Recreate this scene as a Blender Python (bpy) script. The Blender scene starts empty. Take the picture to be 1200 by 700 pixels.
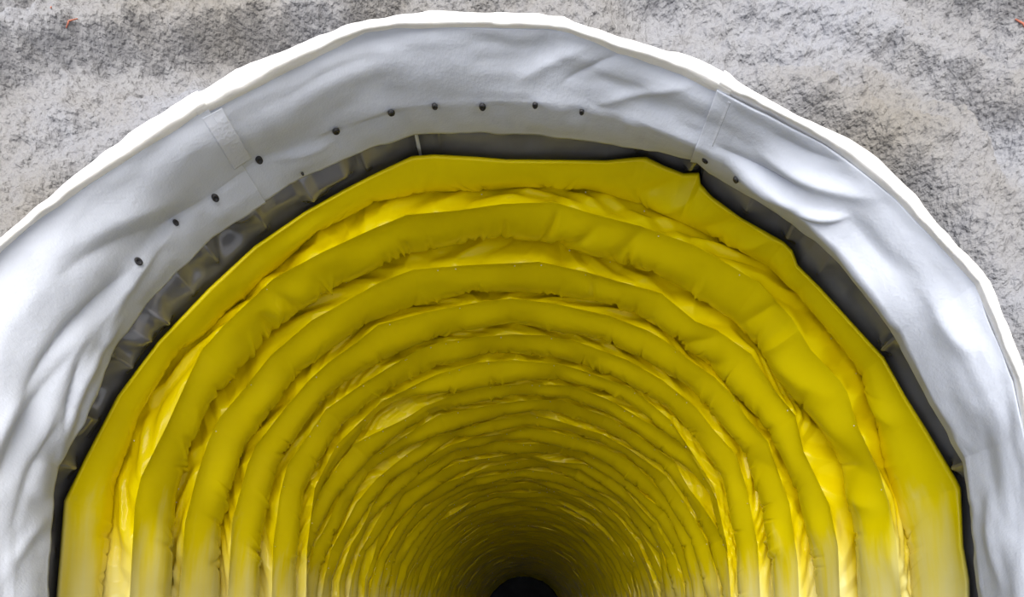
import bpy, math, random
import numpy as np
from mathutils import Vector

# ------------------------------------------------------------------ camera, sky, sun, exposure
S = 2.0                     # metres per unit of the traced layout (tunnel radius = 2 m)
F = 560.0                   # focal length in pixels of the 1200x700 frame
CX, CY = 615.0, 722.0       # where the tunnel's axis vanishes
EYE = 0.75 * S              # eye height over the floor (floor at z = -EYE)
scene = bpy.context.scene
COL = scene.collection

cam_d = bpy.data.cameras.new('camera')
cam = bpy.data.objects.new('camera', cam_d); COL.objects.link(cam)
cam.location = (0, 0, 0); cam.rotation_euler = (math.pi / 2, 0, 0)
cam_d.sensor_width = 36.0; cam_d.lens = 36.0 * F / 1200.0
cam_d.shift_x = (600 - CX) / 1200.0
cam_d.shift_y = (CY - 350) / 1200.0
cam_d.clip_start = 0.05; cam_d.clip_end = 300
scene.camera = cam

world = bpy.data.worlds.new('sky'); scene.world = world; world.use_nodes = True
wn, wl = world.node_tree.nodes, world.node_tree.links
bg = wn['Background']
tc = wn.new('ShaderNodeTexCoord'); sep = wn.new('ShaderNodeSeparateXYZ')
wl.new(tc.outputs['Generated'], sep.inputs[0])
rmp = wn.new('ShaderNodeValToRGB')
mr = wn.new('ShaderNodeMapRange'); mr.inputs['From Min'].default_value = -1; mr.inputs['From Max'].default_value = 1
wl.new(sep.outputs['X'], mr.inputs['Value']); wl.new(mr.outputs['Result'], rmp.inputs['Fac'])
rmp.color_ramp.elements[0].color = (0.70, 0.83, 1.15, 1)      # sky to the left: cool
rmp.color_ramp.elements[1].color = (0.95, 0.86, 0.74, 1)      # to the right: warmer haze
wl.new(rmp.outputs['Color'], bg.inputs['Color'])
# hazy glow of the open side (behind the camera), dimmer elsewhere
mg = wn.new('ShaderNodeMapRange'); mg.interpolation_type = 'SMOOTHSTEP'
mg.inputs['From Min'].default_value = 0.45; mg.inputs['From Max'].default_value = -1.0
mg.inputs['To Min'].default_value = 0.28; mg.inputs['To Max'].default_value = 1.0
wl.new(sep.outputs['Y'], mg.inputs['Value']); wl.new(mg.outputs['Result'], bg.inputs['Strength'])

def sun_light(name, energy, angle, direction, color):
    d = bpy.data.lights.new(name, 'SUN'); d.energy = energy; d.angle = math.radians(angle); d.color = color
    o = bpy.data.objects.new(name, d); COL.objects.link(o); o.location = (0, -3, 4)
    o.rotation_euler = Vector(direction).to_track_quat('-Z', 'Y').to_euler()
    return o
sun_light('sun', 6.3, 75, (0.16, 1.0, -0.08), (1.0, 0.96, 0.90))

vs = scene.view_settings
vs.view_transform = 'Standard'; vs.look = 'None'; vs.gamma = 1.0; vs.use_curve_mapping = False
vs.exposure = 0.42

rng = np.random.default_rng(11)

# ------------------------------------------------------------------ helpers
def nodes_of(name):
    m = bpy.data.materials.new(name); m.use_nodes = True
    return m, m.node_tree.nodes, m.node_tree.links, m.node_tree.nodes['Principled BSDF']

def mesh_grid(name, P, mat, parent=None, smooth=True, flip=False):
    """P: rows x cols x 3 array (already in metres)"""
    nr, nc = P.shape[:2]
    me = bpy.data.meshes.new(name)
    me.vertices.add(nr * nc); me.vertices.foreach_set('co', P.reshape(-1).astype(np.float32))
    idx = np.arange(nr * nc).reshape(nr, nc)
    a, b, c, d = idx[:-1, :-1], idx[:-1, 1:], idx[1:, 1:], idx[1:, :-1]
    q = np.stack([a, d, c, b] if flip else [a, b, c, d], -1).reshape(-1, 4)
    n = len(q)
    me.loops.add(n * 4); me.loops.foreach_set('vertex_index', q.reshape(-1).astype(np.int32))
    me.polygons.add(n); me.polygons.foreach_set('loop_start', (np.arange(n) * 4).astype(np.int32))
    me.polygons.foreach_set('use_smooth', np.full(n, smooth))
    me.update(calc_edges=True)
    me.materials.append(mat)
    o = bpy.data.objects.new(name, me); COL.objects.link(o)
    if parent: o.parent = parent
    return o

def mesh_py(name, V, Fc, mat, parent=None, smooth=False):
    me = bpy.data.meshes.new(name); me.from_pydata([tuple(v) for v in V], [], Fc); me.update()
    if smooth: me.polygons.foreach_set('use_smooth', np.full(len(me.polygons), True))
    me.materials.append(mat)
    o = bpy.data.objects.new(name, me); COL.objects.link(o)
    if parent: o.parent = parent
    return o

def thing(name, label, cat, loc=(0, 0, 0)):
    o = bpy.data.objects.new(name, None); COL.objects.link(o)
    o.location = loc; o['label'] = label; o['category'] = cat
    return o

def solid(o, th, offset=1):
    m = o.modifiers.new('thickness', 'SOLIDIFY'); m.thickness = th; m.offset = offset

def lattice(shape, freq, seed):
    """smooth 2-D value noise over unit square sampled on shape; freq = (rows, cols) cells"""
    r = np.random.default_rng(seed)
    g = r.uniform(-1, 1, (int(freq[0]) + 3, int(freq[1]) + 3))
    y = np.linspace(0, freq[0], shape[0]); x = np.linspace(0, freq[1], shape[1])
    return sample(g, y[:, None] + 0 * x[None], x[None] + 0 * y[:, None])

def sample(g, y, x):
    y = np.mod(y, g.shape[0] - 1.001); x = np.mod(x, g.shape[1] - 1.001)
    yi = np.floor(y).astype(int); xi = np.floor(x).astype(int)
    fy = y - yi; fx = x - xi
    fy = fy * fy * fy * (fy * (fy * 6 - 15) + 10); fx = fx * fx * fx * (fx * (fx * 6 - 15) + 10)
    return (g[yi, xi] * (1 - fy) * (1 - fx) + g[yi, xi + 1] * (1 - fy) * fx + g[yi + 1, xi] * fy * (1 - fx) + g[yi + 1, xi + 1] * fy * fx)

def sstep(a, b, x):
    t = np.clip((x - a) / (b - a), 0, 1); return t * t * (3 - 2 * t)

# --- traced outlines: distance from the axis as a function of the angle
OX = 608.0
def polar(poly):
    p = np.array(poly, float)
    d = [p[i] + (p[i + 1] - p[i]) * np.linspace(0, 1, 30, endpoint=False)[:, None] for i in range(len(p) - 1)] + [p[-1:]]
    d = np.concatenate(d)
    th = np.arctan2(CY - d[:, 1], d[:, 0] - OX); r = np.hypot(CY - d[:, 1], d[:, 0] - OX)
    th = np.where(th < -1.5, th + 2 * np.pi, th)
    o = np.argsort(th)
    return th[o], r[o]
def rfun(poly, th):
    a, r = polar(poly); return np.interp(th, a, r)

class Param:
    """parameter along the horseshoe: right wall (floor to eye level), arch, left wall"""
    def __init__(s, n_arch, n_low):
        s.th = np.concatenate([np.zeros(n_low), np.linspace(0, np.pi, n_arch), np.full(n_low, np.pi)])
        low = -np.linspace(1, 0, n_low, endpoint=False) * 0.75
        s.z = np.concatenate([low, np.zeros(n_arch), low[::-1]])
        s.ex, s.ez = np.cos(s.th), np.sin(s.th)
        s.u = s.th + np.where(s.th < 1, s.z, -s.z)          # unrolled parameter
        s.n = len(s.th)
    def at(s, r, Y):
        """3-D points (layout units) for outline radius r (px) at depth Y"""
        X = (OX + r * s.ex - CX) / F * Y
        Z = r * s.ez / F * Y + s.z
        return np.stack([X, Y + 0 * r, Z], -1)
    def rad(s, P, d):
        """move points outward from the axis by d"""
        Q = P.copy(); Q[..., 0] += s.ex * d; Q[..., 2] += s.ez * d
        return Q
def px_of(P):
    return P[..., 0] / P[..., 1] * F + CX, CY - P[..., 2] / P[..., 1] * F

def folds(P, lines):
    """fold relief: (x0,y0,x1,y1,width,height) ridges laid along traced fold lines"""
    x, y = px_of(P); d = np.zeros_like(x)
    for (x0, y0, x1, y1, w, a) in lines:
        dx, dy = x1 - x0, y1 - y0; L = math.hypot(dx, dy)
        t = ((x - x0) * dx + (y - y0) * dy) / L / L
        s = ((x - x0) * dy - (y - y0) * dx) / L
        s = s + 0.06 * L * (t * (1 - t)) * 4
        env = np.clip(t, 0, 1) * (1 - np.clip(t, 0, 1)) * 4
        env = np.where((t > 0) & (t < 1), np.clip(env, 0, 1) ** 1.3, 0)
        d += a * env * np.exp(-np.abs(s / w) ** 1.5)
    return d

RIM_OUT = [(1245,722),(1243,640),(1225,520),(1200,440),(1173,376),(1157,333),(1140,313),(1100,270),(1070,233),(1027,190),(987,163),(933,140),(880,110),(833,78),(800,66),(733,47),(673,27),(660,20),(580,17),(507,15),(433,25),(400,34),(353,53),(307,72),(277,83),(247,102),(200,130),(150,163),(117,187),(90,207),(60,233),(0,286),(-60,345),(-110,430),(-140,520),(-150,620),(-152,722)]
RIM_IN = [(1222,722),(1220,640),(1208,540),(1190,446),(1163,380),(1143,333),(1100,286),(1050,232),(1000,190),(967,167),(900,130),(850,107),(800,82),(667,37),(643,32),(533,30),(460,31),(427,35),(400,47),(293,100),(250,123),(233,132),(173,170),(127,200),(80,232),(33,266),(0,296),(-50,352),(-95,440),(-125,530),(-135,620),(-137,722)]
CREASE = [(1153,722),(1153,700),(1142,600),(1134,535),(1095,466),(1055,390),(1017,340),(981,295),(935,250),(880,210),(850,186),(822,172),(780,156),(740,140),(690,127),(628,120),(565,118),(510,121),(457,127),(392,149),(303,186),(249,227),(205,260),(164,307),(110,385),(66,470),(30,560),(12,640),(8,722)]
F_EDGE = [(1151,722),(1150,700),(1137,566),(1131,541),(1097,483),(1090,466),(1050,393),(1013,343),(977,298),(930,260),(880,228),(832,200),(818,187),(800,184),(753,172),(733,170),(677,163),(633,157),(600,155),(560,154),(516,153),(485,155),(419,178),(340,214),(297,243),(238,285),(167,360),(128,415),(113,463),(66,545),(58,620),(55,700),(54,722)]
B0 = [(1134,722),(1133,680),(1126,640),(1123,573),(1118,563),(1084,506),(1058,465),(1033,420),(1017,403),(960,340),(933,313),(927,296),(917,286),(867,258),(833,233),(820,218),(818,205),(800,206),(777,197),(757,187),(747,187),(710,191),(593,190),(560,187),(510,184),(483,186),(435,209),(404,225),(360,250),(300,291),(247,340),(187,403),(140,466),(100,543),(78,588),(74,640),(69,700),(68,722)]
E0 = [(1070,722),(1063,632),(1048,590),(1035,540),(1022,480),(1005,432),(975,392),(945,357),(900,312),(850,287),(812,267),(740,237),(685,221),(615,220),(552,225),(505,225),(440,236),(372,272),(322,317),(265,368),(240,392),(210,410),(177,462),(162,490),(147,535),(135,570),(130,626),(120,700),(118,722)]
B1 = [(1058,722),(1050,633),(1042,590),(1030,552),(1005,500),(993,460),(985,447),(950,410),(927,372),(890,332),(837,300),(812,287),(750,265),(695,251),(650,237),(590,239),(535,247),(477,252),(440,267),(377,296),(320,327),(262,382),(237,410),(222,440),(195,500),(165,560),(158,592),(152,700),(152,722)]
E1 = [(1010,722),(1005,650),(1000,600),(990,550),(960,502),(930,465),(905,432),(890,407),(860,374),(805,337),(760,317),(675,292),(630,281),(575,275),(522,286),(480,294),(412,325),(385,337),(350,362),(317,385),(285,425),(250,465),(232,492),(220,522),(204,580),(200,640),(198,722)]
B2 = [(985,722),(982,640),(972,592),(942,530),(932,487),(907,457),(880,415),(840,387),(815,377),(775,344),(687,319),(632,307),(547,311),(485,316),(445,331),(420,345),(365,376),(317,417),(287,455),(257,490),(245,515),(230,560),(217,612),(210,700),(209,722)]
E2 = [(965,722),(957,666),(947,616),(937,572),(920,537),(890,487),(862,460),(835,430),(812,412),(787,389),(750,366),(710,352),(662,344),(610,339),(552,339),(495,354),(480,357),(430,375),(385,407),(342,442),(327,466),(285,522),(272,560),(257,615),(254,722)]
B3 = [(937,722),(935,660),(925,590),(907,540),(900,518),(875,490),(860,465),(837,442),(805,420),(780,400),(760,388),(713,370),(650,356),(600,350),(567,353),(500,366),(443,381),(420,400),(385,425),(362,446),(337,475),(300,522),(290,545),(272,612),(267,700),(267,722)]
E3 = [(912,722),(905,650),(893,580),(872,522),(840,485),(812,452),(760,421),(700,393),(650,383),(600,375),(540,385),(485,402),(425,432),(382,460),(350,500),(322,547),(313,580),(302,640),(300,722)]
B4 = [(892,722),(888,640),(875,572),(862,532),(837,505),(815,477),(775,445),(735,422),(675,400),(640,393),(600,392),(560,395),(512,402),(490,410),(425,450),(382,480),(337,545),(328,580),(320,640),(318,722)]
E4 = [(870,722),(866,640),(850,560),(820,515),(785,475),(725,440),(700,430),(655,416),(600,410),(567,411),(515,426),(475,442),(432,467),(400,495),(370,542),(354,575),(345,640),(343,722)]
B5 = [(858,722),(852,640),(837,572),(812,532),(785,492),(740,455),(690,437),(657,427),(600,422),(560,425),(512,439),(447,471),(394,522),(369,572),(360,640),(358,722)]

# ------------------------------------------------------------------ materials
def mat_shotcrete():
    m, n, l, b = nodes_of('sprayed_concrete')
    tc = n.new('ShaderNodeTexCoord')
    n1 = n.new('ShaderNodeTexNoise'); n1.inputs['Scale'].default_value = 1.3; n1.inputs['Detail'].default_value = 5
    n2 = n.new('ShaderNodeTexNoise'); n2.inputs['Scale'].default_value = 60; n2.inputs['Detail'].default_value = 3; n2.inputs['Roughness'].default_value = 0.55
    n3 = n.new('ShaderNodeTexVoronoi'); n3.inputs['Scale'].default_value = 75
    for x in (n1, n2, n3): l.new(tc.outputs['Object'], x.inputs['Vector'])
    cr = n.new('ShaderNodeValToRGB')
    cr.color_ramp.elements[0].position = 0.35; cr.color_ramp.elements[0].color = (0.195, 0.18, 0.155, 1)
    cr.color_ramp.elements[1].position = 0.65; cr.color_ramp.elements[1].color = (0.25, 0.255, 0.275, 1)
    l.new(n1.outputs['Fac'], cr.inputs['Fac'])
    mx = n.new('ShaderNodeMix'); mx.data_type = 'RGBA'; mx.blend_type = 'MULTIPLY'; mx.inputs['Factor'].default_value = 0.4
    c2 = n.new('ShaderNodeValToRGB'); c2.color_ramp.elements[0].position = 0.3; c2.color_ramp.elements[0].color = (0.72, 0.71, 0.75, 1)
    c2.color_ramp.elements[1].position = 0.62
    l.new(n2.outputs['Fac'], c2.inputs['Fac']); l.new(cr.outputs['Color'], mx.inputs['A']); l.new(c2.outputs['Color'], mx.inputs['B'])
    l.new(mx.outputs['Result'], b.inputs['Base Color'])
    b.inputs['Roughness'].default_value = 0.95
    b1 = n.new('ShaderNodeBump'); b1.inputs['Strength'].default_value = 1.0; b1.inputs['Distance'].default_value = 0.015
    b2 = n.new('ShaderNodeBump'); b2.inputs['Strength'].default_value = 0.45; b2.inputs['Distance'].default_value = 0.008; b2.invert = True
    l.new(n2.outputs['Fac'], b1.inputs['Height']); l.new(n3.outputs['Distance'], b2.inputs['Height'])
    l.new(b1.outputs['Normal'], b2.inputs['Normal']); l.new(b2.outputs['Normal'], b.inputs['Normal'])
    return m
def mat_fleece(name, col):
    m, n, l, b = nodes_of(name)
    tc = n.new('ShaderNodeTexCoord')
    n1 = n.new('ShaderNodeTexNoise'); n1.inputs['Scale'].default_value = 130; n1.inputs['Detail'].default_value = 4
    n2 = n.new('ShaderNodeTexNoise'); n2.inputs['Scale'].default_value = 7; n2.inputs['Detail'].default_value = 5
    l.new(tc.outputs['Object'], n1.inputs['Vector']); l.new(tc.outputs['Object'], n2.inputs['Vector'])
    cr = n.new('ShaderNodeValToRGB'); cr.color_ramp.elements[0].position = 0.3; cr.color_ramp.elements[1].position = 0.6
    cr.color_ramp.elements[0].color = tuple(c * 0.93 for c in col) + (1,); cr.color_ramp.elements[1].color = col + (1,)
    l.new(n2.outputs['Fac'], cr.inputs['Fac']); l.new(cr.outputs['Color'], b.inputs['Base Color'])
    b.inputs['Roughness'].default_value = 0.85
    bp = n.new('ShaderNodeBump'); bp.inputs['Strength'].default_value = 0.25; bp.inputs['Distance'].default_value = 0.004
    l.new(n1.outputs['Fac'], bp.inputs['Height'])
    bq = n.new('ShaderNodeBump'); bq.inputs['Strength'].default_value = 0.35; bq.inputs['Distance'].default_value = 0.02
    l.new(n2.outputs['Fac'], bq.inputs['Height']); l.new(bp.outputs['Normal'], bq.inputs['Normal'])
    l.new(bq.outputs['Normal'], b.inputs['Normal'])
    return m
def mat_vinyl(name, c0, c1, rough, scale=3.0, coat=0.0, bump=0.15, spec=0.5):
    m, n, l, b = nodes_of(name)
    tc = n.new('ShaderNodeTexCoord')
    n1 = n.new('ShaderNodeTexNoise'); n1.inputs['Scale'].default_value = scale; n1.inputs['Detail'].default_value = 4
    l.new(tc.outputs['Object'], n1.inputs['Vector'])
    cr = n.new('ShaderNodeValToRGB'); cr.color_ramp.elements[0].position = 0.35; cr.color_ramp.elements[1].position = 0.65
    cr.color_ramp.elements[0].color = c0 + (1,); cr.color_ramp.elements[1].color = c1 + (1,)
    l.new(n1.outputs['Fac'], cr.inputs['Fac']); l.new(cr.outputs['Color'], b.inputs['Base Color'])
    b.inputs['Roughness'].default_value = rough; b.inputs['Coat Weight'].default_value = coat; b.inputs['Coat Roughness'].default_value = 0.25
    bp = n.new('ShaderNodeBump'); bp.inputs['Strength'].default_value = bump; bp.inputs['Distance'].default_value = 0.02
    n2 = n.new('ShaderNodeTexNoise'); n2.inputs['Scale'].default_value = scale * 5; n2.inputs['Detail'].default_value = 2
    l.new(tc.outputs['Object'], n2.inputs['Vector']); l.new(n2.outputs['Fac'], bp.inputs['Height']); l.new(bp.outputs['Normal'], b.inputs['Normal'])
    b.inputs['Specular IOR Level'].default_value = spec
    return m
M_ROCK = mat_shotcrete()
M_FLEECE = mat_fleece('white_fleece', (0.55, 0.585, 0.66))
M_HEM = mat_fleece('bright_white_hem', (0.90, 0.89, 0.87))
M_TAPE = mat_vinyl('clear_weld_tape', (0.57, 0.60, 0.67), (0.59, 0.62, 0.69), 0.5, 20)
M_BLACK = mat_vinyl('black_membrane', (0.14, 0.141, 0.148), (0.18, 0.181, 0.19), 0.2, 3, 0.5, 0.08, 0.8)
M_YEL = mat_vinyl('yellow_vinyl', (0.82, 0.66, 0.001), (0.86, 0.70, 0.001), 0.22, 2.5, 0.0, 0.03, 0.2)
def paint_sheen(m):
    # pale sheen low on the walls, painted into the colour in vertical streaks
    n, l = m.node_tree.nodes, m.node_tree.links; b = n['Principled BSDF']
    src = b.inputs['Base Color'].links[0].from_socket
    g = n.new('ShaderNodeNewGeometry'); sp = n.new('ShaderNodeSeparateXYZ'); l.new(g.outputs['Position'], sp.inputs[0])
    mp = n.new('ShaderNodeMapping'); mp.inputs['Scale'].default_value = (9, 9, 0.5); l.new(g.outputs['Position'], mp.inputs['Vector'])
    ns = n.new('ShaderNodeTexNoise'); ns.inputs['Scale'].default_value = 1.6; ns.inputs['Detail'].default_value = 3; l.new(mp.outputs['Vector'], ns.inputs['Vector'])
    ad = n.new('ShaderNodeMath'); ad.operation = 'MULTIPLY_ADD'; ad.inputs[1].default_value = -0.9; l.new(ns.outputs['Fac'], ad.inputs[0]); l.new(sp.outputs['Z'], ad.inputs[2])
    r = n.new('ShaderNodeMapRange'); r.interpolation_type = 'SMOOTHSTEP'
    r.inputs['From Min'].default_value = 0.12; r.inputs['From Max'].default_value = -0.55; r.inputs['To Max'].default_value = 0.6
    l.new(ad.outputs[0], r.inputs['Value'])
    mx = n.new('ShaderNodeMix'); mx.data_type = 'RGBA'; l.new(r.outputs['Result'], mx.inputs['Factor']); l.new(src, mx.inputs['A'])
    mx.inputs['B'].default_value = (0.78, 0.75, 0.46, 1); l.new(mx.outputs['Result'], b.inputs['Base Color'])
paint_sheen(M_YEL)
M_GLINT = mat_vinyl('pale_glints', (0.75, 0.70, 0.5), (0.9, 0.88, 0.75), 0.2, 8)
M_DARK = mat_vinyl('dark_rubber', (0.012, 0.012, 0.014), (0.02, 0.02, 0.024), 0.5, 8)
M_RUST = mat_vinyl('rusty_wire', (0.35, 0.10, 0.06), (0.45, 0.16, 0.10), 0.7, 20)
M_GROUND = mat_vinyl('pale_ground', (0.52, 0.535, 0.57), (0.60, 0.62, 0.66), 0.9, 1.5)
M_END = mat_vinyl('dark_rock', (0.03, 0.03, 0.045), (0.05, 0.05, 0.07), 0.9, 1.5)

# ------------------------------------------------------------------ the setting
Y_WALL = 0.80
P1 = Param(1100, 60)
ro = rfun(RIM_OUT, P1.th)
base = P1.at(ro, np.full(P1.n, Y_WALL + 0.008))
dist = np.concatenate([np.linspace(-0.008, 0.75, 260), np.linspace(0.76, 3.0, 40)])
g_big = rng.uniform(-1, 1, (40, 60)); g_mid = rng.uniform(-1, 1, (90, 90)); g_small = rng.uniform(-1, 1, (300, 300))
Q = base[None] + np.zeros((len(dist), 1, 1))
# the sides run out horizontally, the arch radially; soften the rim polygon with distance
Q[..., 0] += P1.ex[None] * dist[:, None]; Q[..., 2] += P1.ez[None] * dist[:, None]
X, Z = Q[..., 0], Q[..., 2]
ra = np.hypot(X, Z)
# ridges of the sprayed surface run roughly along the arch
ang = np.arctan2(Z, X)
h = 0.075 * sample(g_big, ra * 6 + 0.8 * np.sin(ang * 5) + 20, ang * 3.0 + 9)
h += 0.045 * sample(g_mid, ra * 15 + 1.6 * np.sin(ang * 4 + 1) + 30, ang * 6 + 20)
h += 0.008 * sample(g_small, X * 26 + 150, Z * 26 + 90) + 0.0055 * sample(g_small, X * 60 + 300, Z * 60 + 300)
h += 0.0035 * sample(g_small, X * 140 + 500, Z * 140 + 500)
nearrim = np.exp(-np.clip(dist, 0, None) / 0.045)[:, None]
Q[..., 1] += 0.022 - h * (1 - 0.75 * nearrim) + 0.018 * nearrim * (0.5 + 0.8 * sample(g_mid, 0 * X + 3, ang * 6))
wall = mesh_grid('wall_front', Q * S, M_ROCK, flip=True); wall['kind'] = 'structure'

def slab(name, x0, x1, y0, y1, z0, z1, mat, kind='structure'):
    V = [(x, y, z) for x in (x0, x1) for y in (y0, y1) for z in (z0, z1)]
    Fc = [(0,1,3,2),(4,6,7,5),(0,4,5,1),(2,3,7,6),(0,2,6,4),(1,5,7,3)]
    o = mesh_py(name, V, Fc, mat); o['kind'] = kind; return o
slab('ground', -14, 14, -16, Y_WALL * S + 0.1, -EYE - 0.2, -EYE, M_GROUND)
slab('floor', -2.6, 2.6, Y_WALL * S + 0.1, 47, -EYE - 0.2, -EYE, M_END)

# ------------------------------------------------------------------ white fleece collar
fleece = thing('fleece_collar', 'white fleece sheet collar hanging around the tunnel mouth on the rough concrete', 'fleece sheet', (0, Y_WALL * S, -EYE))
OFF = np.array([0, Y_WALL * S, -EYE])
def loft(curves, counts):
    """curves: list of n x 3; Catmull-Rom style smooth loft through them"""
    rows = []
    C = [2 * curves[0] - curves[1]] + list(curves) + [2 * curves[-1] - curves[-2]]
    for i in range(len(curves) - 1):
        a, b, c, d = C[i], C[i + 1], C[i + 2], C[i + 3]
        ts = np.linspace(0, 1, counts[i], endpoint=(i == len(curves) - 2))
        for t in ts:
            rows.append(0.5 * ((2 * b) + (-a + c) * t + (2 * a - 5 * b + 4 * c - d) * t * t + (-a + 3 * b - 3 * c + d) * t ** 3))
    return np.array(rows)

PF = Param(1400, 50)
r_in, r_cr, r_ed, r_ou = (rfun(k, PF.th) for k in (RIM_IN, CREASE, F_EDGE, RIM_OUT))
Yc = 0.905; Ye = 0.970
c0 = PF.at(r_in, np.full(PF.n, 0.792))
c_mid = PF.at(r_in * 0.5 + r_cr * 0.5, np.full(PF.n, 0.835))
c_cr = PF.at(r_cr, Yc - 0.028 * sstep(0.55, 0.75, PF.th) * (1 - sstep(1.35, 2.0, PF.th)))
c_ed = PF.at(r_ed, np.full(PF.n, Ye))
body = np.concatenate([loft([c0, c_mid, c_cr], [26, 26])[:-1]])
FOLDS_F = [(205,262,60,330,12,-.006),(205,262,120,400,7,.008),(165,310,20,480,8,-.012),(150,360,62,560,5,.009),(112,385,72,530,3.5,-.007),
  (235,228,90,290,14,.006),(100,400,-10,590,14,-.012),(125,430,80,560,3,.006),(60,600,0,690,9,.007),(40,450,-20,560,12,.008),(80,480,10,640,6,-.007),
  (705,52,600,98,10,.005),(740,60,650,105,6,-.004),(830,100,690,128,7,.005),(455,60,330,120,12,-.004),
  (826,160,960,222,9,-.012),(880,170,1040,232,11,.012),(850,190,960,250,7,.009),(900,150,1000,190,9,-.005),(930,245,1000,252,5,.009),(985,240,1060,330,16,-.006),
  (1085,340,1150,420,18,.008),(1150,480,1190,640,16,-.007),(1160,560,1180,700,8,.006),(310,185,400,160,5,.004),(250,230,160,300,8,-.006)]
body = PF.rad(body, -folds(body, FOLDS_F) )
sh = body.shape[:2]
body = PF.rad(body, 0.004 * lattice(sh, (3, 22), 5) + 0.001 * lattice(sh, (6, 60), 6))
wpin = np.linspace(0, 1, sh[0])[:, None]
# three overlapping sheets, cut at the two welded joints
jr, jl = np.searchsorted(PF.th, 0.0), 0
a_right = math.atan2(CY - 140, 838 - OX); a_left = math.atan2(CY - 150, 258 - OX)
i_r = int(np.argmin(np.abs(PF.th - a_right))); i_l = int(np.argmin(np.abs(PF.th - a_left)))
lip_rows = loft([c_cr, (c_cr + c_ed) / 2 + np.stack([-PF.ex * .004, 0 * PF.ex, -PF.ez * .004], -1), c_ed], [9, 9])
lip_rows = PF.rad(lip_rows, -folds(lip_rows, FOLDS_F) + 0.0025 * lattice(lip_rows.shape[:2], (2, 90), 8))
lip_rows[0] = body[-1]
for nm, a, b, lift in (('fleece_panel', 0, i_r + 8, -0.0050), ('fleece_panel', i_r - 4, i_l + 10, 0.0), ('fleece_panel', i_l, PF.n, -0.0035)):
    near = np.exp(-np.minimum(np.abs(np.arange(PF.n) - a), np.abs(np.arange(PF.n) - b)) / 40.0)[None]
    sheet = np.concatenate([body, lip_rows[1:]]); sheet = PF.rad(sheet, lift * near)
    o = mesh_grid(nm, sheet[:, a:b] * S - OFF, M_FLEECE, fleece); solid(o, 0.006)
# the pale turned-out hem lying on the concrete
hem = loft([PF.at(r_in - 7, np.full(PF.n, 0.803)), PF.at(r_in + 1, np.full(PF.n, 0.789)), PF.at(r_in * .5 + r_ou * .5, np.full(PF.n, 0.783)), PF.at(r_ou, np.full(PF.n, 0.795))], [4, 6, 6])
hem[:, :, 1] += 0.0015 * lattice(hem.shape[:2], (2, 120), 9)
for a, b, dy in ((0, i_r + 8, -0.003), (i_r - 4, i_l + 10, 0.0), (i_l, PF.n, -0.002)):
    h2 = hem[:, a:b].copy(); h2[..., 1] += dy
    o = mesh_grid('hem', h2 * S - OFF, M_HEM, fleece, flip=True); solid(o, 0.004); o['label'] = 'brighter white turned-out edge strip'
# weld tapes across the joints
for ic, lab in ((i_l, 'translucent weld strip across the left joint'), (i_r, 'weld strip across the right joint')):
    w = 9 if ic == i_l else 7
    sl = slice(ic - w, ic + w)
    tp = PF.rad(body, -0.0062 * np.ones(PF.n))[3:46, sl].copy()
    o = mesh_grid('weld_tape', tp * S - OFF, M_TAPE, fleece); solid(o, 0.001); o['label'] = lab
# dark fixing rivets in a line along the crease
def disc(cpt, nrm, r, th, name, mat, parent, asp=1.0):
    nrm = Vector(nrm).normalized(); u = nrm.orthogonal().normalized(); v = nrm.cross(u)
    V, Fc = [], []; N = 20; prof = [(1.0, 0), (1.0, th * .6), (.8, th), (.5, th * 1.0), (.38, th * .4), (0.001, th * .4)]
    for (k, hh) in prof:
        for i in range(N):
            a = 2 * math.pi * i / N
            V.append(Vector(cpt) + u * (r * k * math.cos(a)) + v * (r * k * asp * math.sin(a)) + nrm * hh)
    for j in range(len(prof) - 1):
        for i in range(N):
            Fc.append((j * N + i, j * N + (i + 1) % N, (j + 1) * N + (i + 1) % N, (j + 1) * N + i))
    Fc.append(tuple((len(prof) - 1) * N + i for i in range(N)))
    return mesh_py(name, V, Fc, mat, parent, True)
allf = np.concatenate([body, lip_rows[1:]])
fx, fy = px_of(allf)
for (x, y, r) in [(164,308,3.4),(205,261,2.6),(249,228,3.4),(303,187,3.5),(392,150,3.8),(457,128,3.6),(510,122,3.0),(565,119,3.4),(628,121,2.8),(683,126,2.4),(829,184,3.6),(865,207,3.4),(352,199,1.4)]:
    k = np.unravel_index(np.argmin((fx - x) ** 2 + (fy - y) ** 2), fx.shape)
    i, j = min(max(k[0], 1), allf.shape[0] - 2), k[1]
    p = allf[i, j]; n_ = np.cross(allf[i + 1, j] - allf[i - 1, j], allf[i, j + 3] - allf[i, j - 3])
    if np.dot(n_, p) > 0: n_ = -n_
    n_ /= np.linalg.norm(n_)
    rr = r / F * p[1] * S * 1.15
    disc(p * S - OFF + n_ * 0.010, n_, rr, 0.008, 'rivet', M_DARK, fleece)

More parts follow.
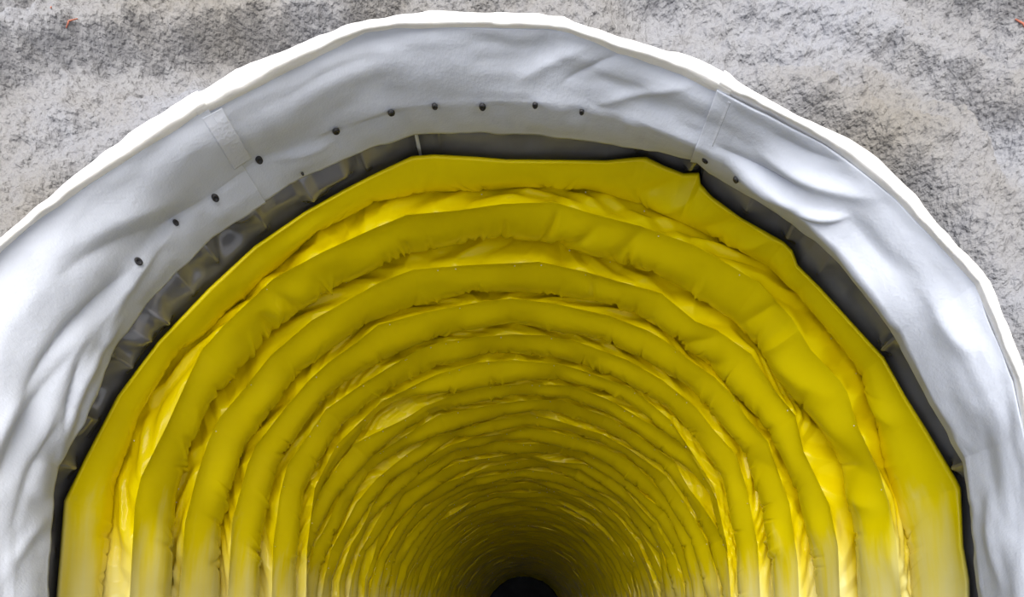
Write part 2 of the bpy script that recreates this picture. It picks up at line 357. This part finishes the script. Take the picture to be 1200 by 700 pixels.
# ------------------------------------------------------------------ black glossy membrane
black = thing('black_membrane', 'glossy black plastic membrane band puckered between the white fleece and yellow lining', 'membrane', (0, 1.0 * S, -EYE))
OFB = np.array([0, 1.0 * S, -EYE])
PB = Param(1600, 40)
e_, y_ = rfun(F_EDGE, PB.th), rfun(B0, PB.th)
k0 = PB.at(e_ * 1.035, np.full(PB.n, 0.968)); k1 = PB.at(y_ * 1.04 + (e_ - y_) * 0.25, np.full(PB.n, 1.015))
k2 = PB.at(y_ * 1.0, np.full(PB.n, 1.082)); k3 = PB.at(y_ * 0.985, np.full(PB.n, 1.17))
bm = loft([k0, k1, k2, k3], [14, 16, 14])
pucks = [(485,155,1.6,.030),(516,153,1.0,.016),(419,178,1.2,.018),(350,208,1.6,.026),(297,243,1.3,.018),(238,285,1.4,.03),(205,318,1.5,.022),(167,360,1.4,.03),(128,415,1.5,.034),(100,490,1.5,.02),(66,545,1.6,.035),
         (753,172,1.4,.028),(818,187,1.6,.045),(880,228,1.5,.014),(930,260,1.5,.034),(977,298,1.5,.018),(1050,393,1.6,.04),(1131,541,1.6,.038),(56,640,1.5,.02),(150,385,1.0,.015)]
d = np.zeros(bm.shape[:2]); tt = np.linspace(0, 1, bm.shape[0])[:, None]
for (x, y, w, a) in pucks:
    t0 = math.atan2(CY - y, x - OX); wd = 0.010 * w + 0.018 * (tt ** 1.3)
    lean = 0.02 * math.sin(x * 0.37)
    d += a * np.exp(-np.abs((PB.th[None] - t0 - lean * tt) / wd) ** 1.1) * (PB.z[None] > -0.01) * (0.35 + 0.65 * np.sin(np.clip(tt * 1.6, 0, 1) * math.pi) ** .7) * (1 - sstep(.42, .62, tt))
bulge = 0.014 * lattice(bm.shape[:2], (2, 34), 21) + 0.034 * lattice(bm.shape[:2], (3, 60), 22) * (PB.th > 1.9) + 0.004 * lattice(bm.shape[:2], (3, 110), 23)
bulge = bulge * sstep(0, .15, tt) * (1 - sstep(.42, .6, tt))
bulge = np.where(bulge < 0, bulge * (1 - 0.5 * sstep(.3, .5, tt)), bulge)
bm = PB.rad(bm, -d * 0.8 + 0.7 * bulge + 0.004)
o = mesh_grid('membrane_sheet', bm * S - OFB, M_BLACK, black); solid(o, 0.004)
# narrow white welt line where two sheets are welded
a0 = math.atan2(CY - 155, 486 - OX); ii = int(np.argmin(np.abs(PB.th - a0)))
tp = PB.rad(bm, -0.003 * np.ones(PB.n))[5:32, ii - 2:ii + 2]
o = mesh_grid('weld_seam', tp * S - OFB, M_TAPE, black); solid(o, 0.003); o['label'] = 'thin pale weld line at the crown'

# ------------------------------------------------------------------ yellow pleated lining
lining = thing('tunnel_lining', 'bright yellow plastic lining gathered in rings of folds along the tunnel', 'tunnel lining', (0, 1.04 * S, -EYE))
OFY = np.array([0, 1.04 * S, -EYE])
YF = Param(1700, 40)          # fine
YM = Param(1000, 24)          # middle
YL = Param(560, 14)           # far
traced = [B0, E0, B1, E1, B2, E2, B3, E3, B4, E4, B5]

def poly_ring(P, R, seed, K=15, jr=0.012, ja=0.25):
    r = np.random.default_rng(seed)
    a = (np.arange(K + 1)) / K * np.pi
    a[1:-1] += r.normal(0, ja, K - 1) * np.pi / K * .6
    q = R * (1 + r.normal(0, jr, K + 1))
    x, z = q * np.cos(a), q * np.sin(a)
    d = []
    for i in range(K):
        t = np.linspace(0, 1, 20, endpoint=False)
        d.append(np.stack([x[i] + (x[i + 1] - x[i]) * t, z[i] + (z[i + 1] - z[i]) * t], -1))
    d = np.concatenate(d + [np.array([[x[-1], z[-1]]])])
    th = np.arctan2(d[:, 1], d[:, 0]); rr = np.hypot(d[:, 0], d[:, 1]); o = np.argsort(th)
    return np.interp(P.th, th[o], rr[o])

def saw(Y):
    return min(0.06, 0.44 * 0.176 / Y)
def seam(i, P):
    """curve of seam i (even = start of a wide fold, odd = its end)"""
    if i < len(traced):
        r = rfun(traced[i], P.th)
        rt = rfun(traced[i], np.array([1.3, 1.45, 1.6, 1.75])).mean()
        Yn = F / rt * (0.985 if i < 2 else 1.0)
        Y = Yn ** 0.45 * (F / r) ** 0.55 if i else np.full(P.n, 1.043)
        if i: Y = Y * (1.0 + (saw(Yn) * 0.5 if i % 2 else -saw(Yn) * 0.5))
        return P.at(r, Y)
    k = i // 2; inv = 0.00333 + (k - 5) * 0.000315
    if i % 2: inv += 0.000315 * 0.55
    Y0 = F * inv
    per = F * 0.000315
    rr = np.random.default_rng(500 + i)
    wob = sum(rr.normal(0, 1) * np.sin(P.u * f + rr.uniform(0, 6.28)) for f in (2, 3, 5, 8, 13)) * per * 0.055
    if i % 2 == 0: wob *= 1.3
    R = poly_ring(P, 1.0, 900 + i // 2 * 2 + (i % 2), 16 if k < 20 else 14)
    sg = saw(Y0) * (0.5 if i % 2 else -0.5)
    R = R * (1 + sg); Y = (Y0 + wob) * (1 + sg)
    X = R * P.ex - 0.024 * 0.75; Z = R * P.ez + P.z
    return np.stack([X, Y, Z], -1)

def gathers(P, nt, n, seed, amp, w0):
    r = np.random.default_rng(seed)
    d = np.zeros((nt, P.n)); t = np.linspace(0, 1, nt)[:, None]
    for _ in range(n):
        c = r.uniform(-0.4, math.pi + 0.4)
        if r.random() < .65: c = round(c / 0.21) * 0.21 + r.normal(0, .025)      # bunch up near the hang points
        w = w0 * r.uniform(.5, 1.6); t0 = r.uniform(.15, .7); sl = r.normal(0, .05) + 0.04 * math.cos(c)
        a = amp * r.uniform(.3, 1.0) * r.choice([-1, 1], p=[.2, .8])
        d += a * sstep(t0, 1.0, t) * np.exp(-((P.u[None] - c - sl * (1 - t)) / (w * (1.5 - .9 * t))) ** 2)
    return d

NB = 62
LINES_Y = [(640,205,700,228,6,.010),(740,225,800,205,10,-.012),(760,245,830,215,8,.010),(810,262,900,248,9,-.010),(850,285,930,270,7,.009),(560,215,640,200,12,-.005),
  (895,420,1035,565,12,-.020),(905,400,1000,470,14,.012),(860,374,950,330,8,-.010),(890,405,960,370,8,.008),(700,300,760,262,9,-.012),(628,280,655,240,4,-.012),(632,281,705,262,6,-.012),
  (585,275,592,250,3,-.010),(480,294,470,272,4,-.010),(350,362,318,340,8,-.012),(318,385,300,360,8,-.010),(1010,440,1060,500,10,.012),(1005,430,1035,520,8,-.014),
  (1045,590,1062,700,7,.010),(990,560,1040,600,12,.010),(880,520,925,560,12,-.010),(787,389,850,392,7,-.010),(812,412,860,420,7,-.010),(700,350,690,320,4,-.009),(232,492,247,460,5,-.010),
  (210,520,222,470,5,.006),(275,560,290,500,5,-.006),(155,600,140,700,9,.008),(120,590,95,700,16,-.006)]
def bay(k):
    P = YF if k < 6 else (YM if k < 18 else YL)
    nb, nn = (24, 16) if k < 6 else ((16, 10) if k < 18 else (10, 7))
    a, b, c = seam(2 * k, P), seam(2 * k + 1, P), seam(2 * k + 2, P)
    L = np.linalg.norm(b - a, axis=1)
    t = np.linspace(0, 1, nb)[:, None, None]
    W = a[None] * (1 - t) + b[None] * t
    tq = t[..., 0] ** 1.45
    bu = (0.004 + 0.135 * np.minimum(L, 0.25))[None] * 4 * tq * (1 - tq)
    if k == 0: bu = bu * 0.7
    rr = np.random.default_rng(k)
    dd = -bu
    dd = dd + 0.006 * lattice((nb, P.n), (2, 26), 40 + k) * np.sin(np.pi * t[..., 0]) + 0.0012 * lattice((nb, P.n), (3, 70), 80 + k) * t[..., 0]
    dd = dd + gathers(P, nb, 130 if k < 18 else 50, 70 + k, 0.011 if k else 0.004, 0.0065)
    if k < 5: dd = dd - folds(W, LINES_Y) * np.sin(np.pi * t[..., 0]) ** .5
    W = P.rad(W, dd)
    # long soft swells on the right-hand side of the first bays
    # fold back into the groove behind the pleat
    g1 = P.rad(W[-1], 0.008); g1[:, 1] += 0.003
    g2 = P.rad(b, np.full(P.n, 0.016)); g2[:, 1] += 0.006
    W = np.concatenate([W, g1[None], g2[None]])
    if k == 0:
        h1 = P.rad(W[0], 0.010); h1[:, 1] += 0.004; h2 = P.rad(W[0], 0.016); h2[:, 1] += 0.03
        W = np.concatenate([h2[None], h1[None], W])
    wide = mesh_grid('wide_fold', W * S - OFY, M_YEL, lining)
    # slack strip with slanting creases, up to the next seam
    s = np.linspace(0, 1, nn)[:, None, None]
    N = g2[None] * (1 - s) + c[None] * s
    s2 = s[..., 0]
    slant = np.tanh((P.u - math.pi / 2) * 4)[None]
    q = P.u[None] * (4 + rr.uniform(0, 2.5)) + 0.8 * slant * s2 + 0.9 * lattice((nn, P.n), (1, 9), 120 + k) + rr.uniform(0, 5)
    tri = np.abs(np.mod(q, 1) - 0.5) * 2
    q2 = P.u[None] * 9 - 0.9 * slant * s2 + 1.5 * lattice((nn, P.n), (1, 12), 160 + k)
    tri2 = np.abs(np.mod(q2, 1) - 0.5) * 2
    env = np.sin(np.pi * np.clip(s2, 0, 1)) ** 0.6
    N[..., 1] -= (0.016 * (tri - 0.5) + 0.008 * (tri2 - .5)) * env
    N = P.rad(N, -(0.005 * (tri - 0.5)) * env)
    # rolled lip where the strip meets the next wide fold
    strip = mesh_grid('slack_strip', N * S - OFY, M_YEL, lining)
    return b, c
stV, stF = [], []
for k in range(NB):
    b, c = bay(k)
    # glints along the seams, modelled as small pale beads
    n = len(b); r = np.random.default_rng(3000 + k)
    for j in range(int(34 if k > 2 else 16)):
        cc = r.beta(2.2, 1.6) * math.pi
        i = int(np.clip(n * (0.04 + 0.92 * cc / math.pi), 3, n - 4)) + int(r.integers(-2, 3))
        i = min(max(i, 0), n - 1)
        p = (b[i] if r.random() < .6 else c[i]).copy()
        e = np.array([p[0], 0, p[2]]); e /= max(np.linalg.norm(e), .01)
        p = (p - e * (0.008 if p[2] > 0 else .01)) * S - OFY
        q = 0.0035 * r.uniform(.6, 1.3) * (1 + 0.03 * k)
        v0 = len(stV)
        stV += [p + np.array(v) * q for v in ((1,0,0),(-1,0,0),(0,1,0),(0,-1,0),(0,0,1),(0,0,-1))]
        stF += [tuple(v0 + x for x in f) for f in ((0,2,4),(2,1,4),(1,3,4),(3,0,4),(2,0,5),(1,2,5),(3,1,5),(0,3,5))]
st = mesh_py('seam_glints', stV, stF, M_GLINT, lining); st['kind'] = 'stuff'; st['label'] = 'tiny pale beads modelled as glints along the seams'

# dark rock face closing the tunnel far away
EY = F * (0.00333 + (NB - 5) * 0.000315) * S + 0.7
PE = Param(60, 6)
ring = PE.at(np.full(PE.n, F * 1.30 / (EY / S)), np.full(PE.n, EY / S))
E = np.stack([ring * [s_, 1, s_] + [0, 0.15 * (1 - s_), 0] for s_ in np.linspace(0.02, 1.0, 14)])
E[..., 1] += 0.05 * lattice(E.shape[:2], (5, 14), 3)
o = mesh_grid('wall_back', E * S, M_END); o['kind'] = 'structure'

# unseen excavated rock arch, added to block leaking sky light, behind the sheets, from the mouth to the far end
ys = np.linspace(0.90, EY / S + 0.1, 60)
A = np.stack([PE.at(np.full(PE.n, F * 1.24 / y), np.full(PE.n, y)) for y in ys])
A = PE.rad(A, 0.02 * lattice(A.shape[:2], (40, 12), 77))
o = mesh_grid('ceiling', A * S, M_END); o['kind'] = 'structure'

# ------------------------------------------------------------------ rusty tie wires sticking out of the concrete
def wire(pts, r, label):
    V, Fc = [], []; N = 8
    pts = [Vector(p) for p in pts]
    for i, p in enumerate(pts):
        t = (pts[min(i + 1, len(pts) - 1)] - pts[max(i - 1, 0)]).normalized(); u = t.orthogonal().normalized(); v = t.cross(u)
        for k in range(N):
            a = 2 * math.pi * k / N; V.append(p + (u * math.cos(a) + v * math.sin(a)) * r * (1 if 0 < i < len(pts) - 1 else .6))
    for i in range(len(pts) - 1):
        for k in range(N): Fc.append((i * N + k, i * N + (k + 1) % N, (i + 1) * N + (k + 1) % N, (i + 1) * N + k))
    Fc += [tuple(range(N))[::-1], tuple((len(pts) - 1) * N + k for k in range(N))]
    o = mesh_py('rusty_wire', V, Fc, M_RUST, None, True); o['label'] = label; o['category'] = 'wire'
    return o
wx = Q[..., 0] / Q[..., 1] * F + CX; wy = CY - Q[..., 2] / Q[..., 1] * F
def wpt(x, y, out=0.004):
    k = np.unravel_index(np.argmin((wx - x) ** 2 + (wy - y) ** 2), wx.shape)
    p = Q[k] * S; return (p[0], p[1] - out, p[2])
wire([wpt(60, 11), wpt(68, 7, .012), wpt(78, 2, .012), wpt(86, -3)], 0.0028, 'thin rusty wire in the concrete at its top left corner')
wire([wpt(79, 32), wpt(85, 28, .010), wpt(92, 23)], 0.0022, 'short rusty wire in the concrete, just below the top left one')
wire([wpt(1188, 22), wpt(1195, 32, .012), wpt(1204, 43)], 0.0028, 'rusty wire stub in the pale concrete at the far right')
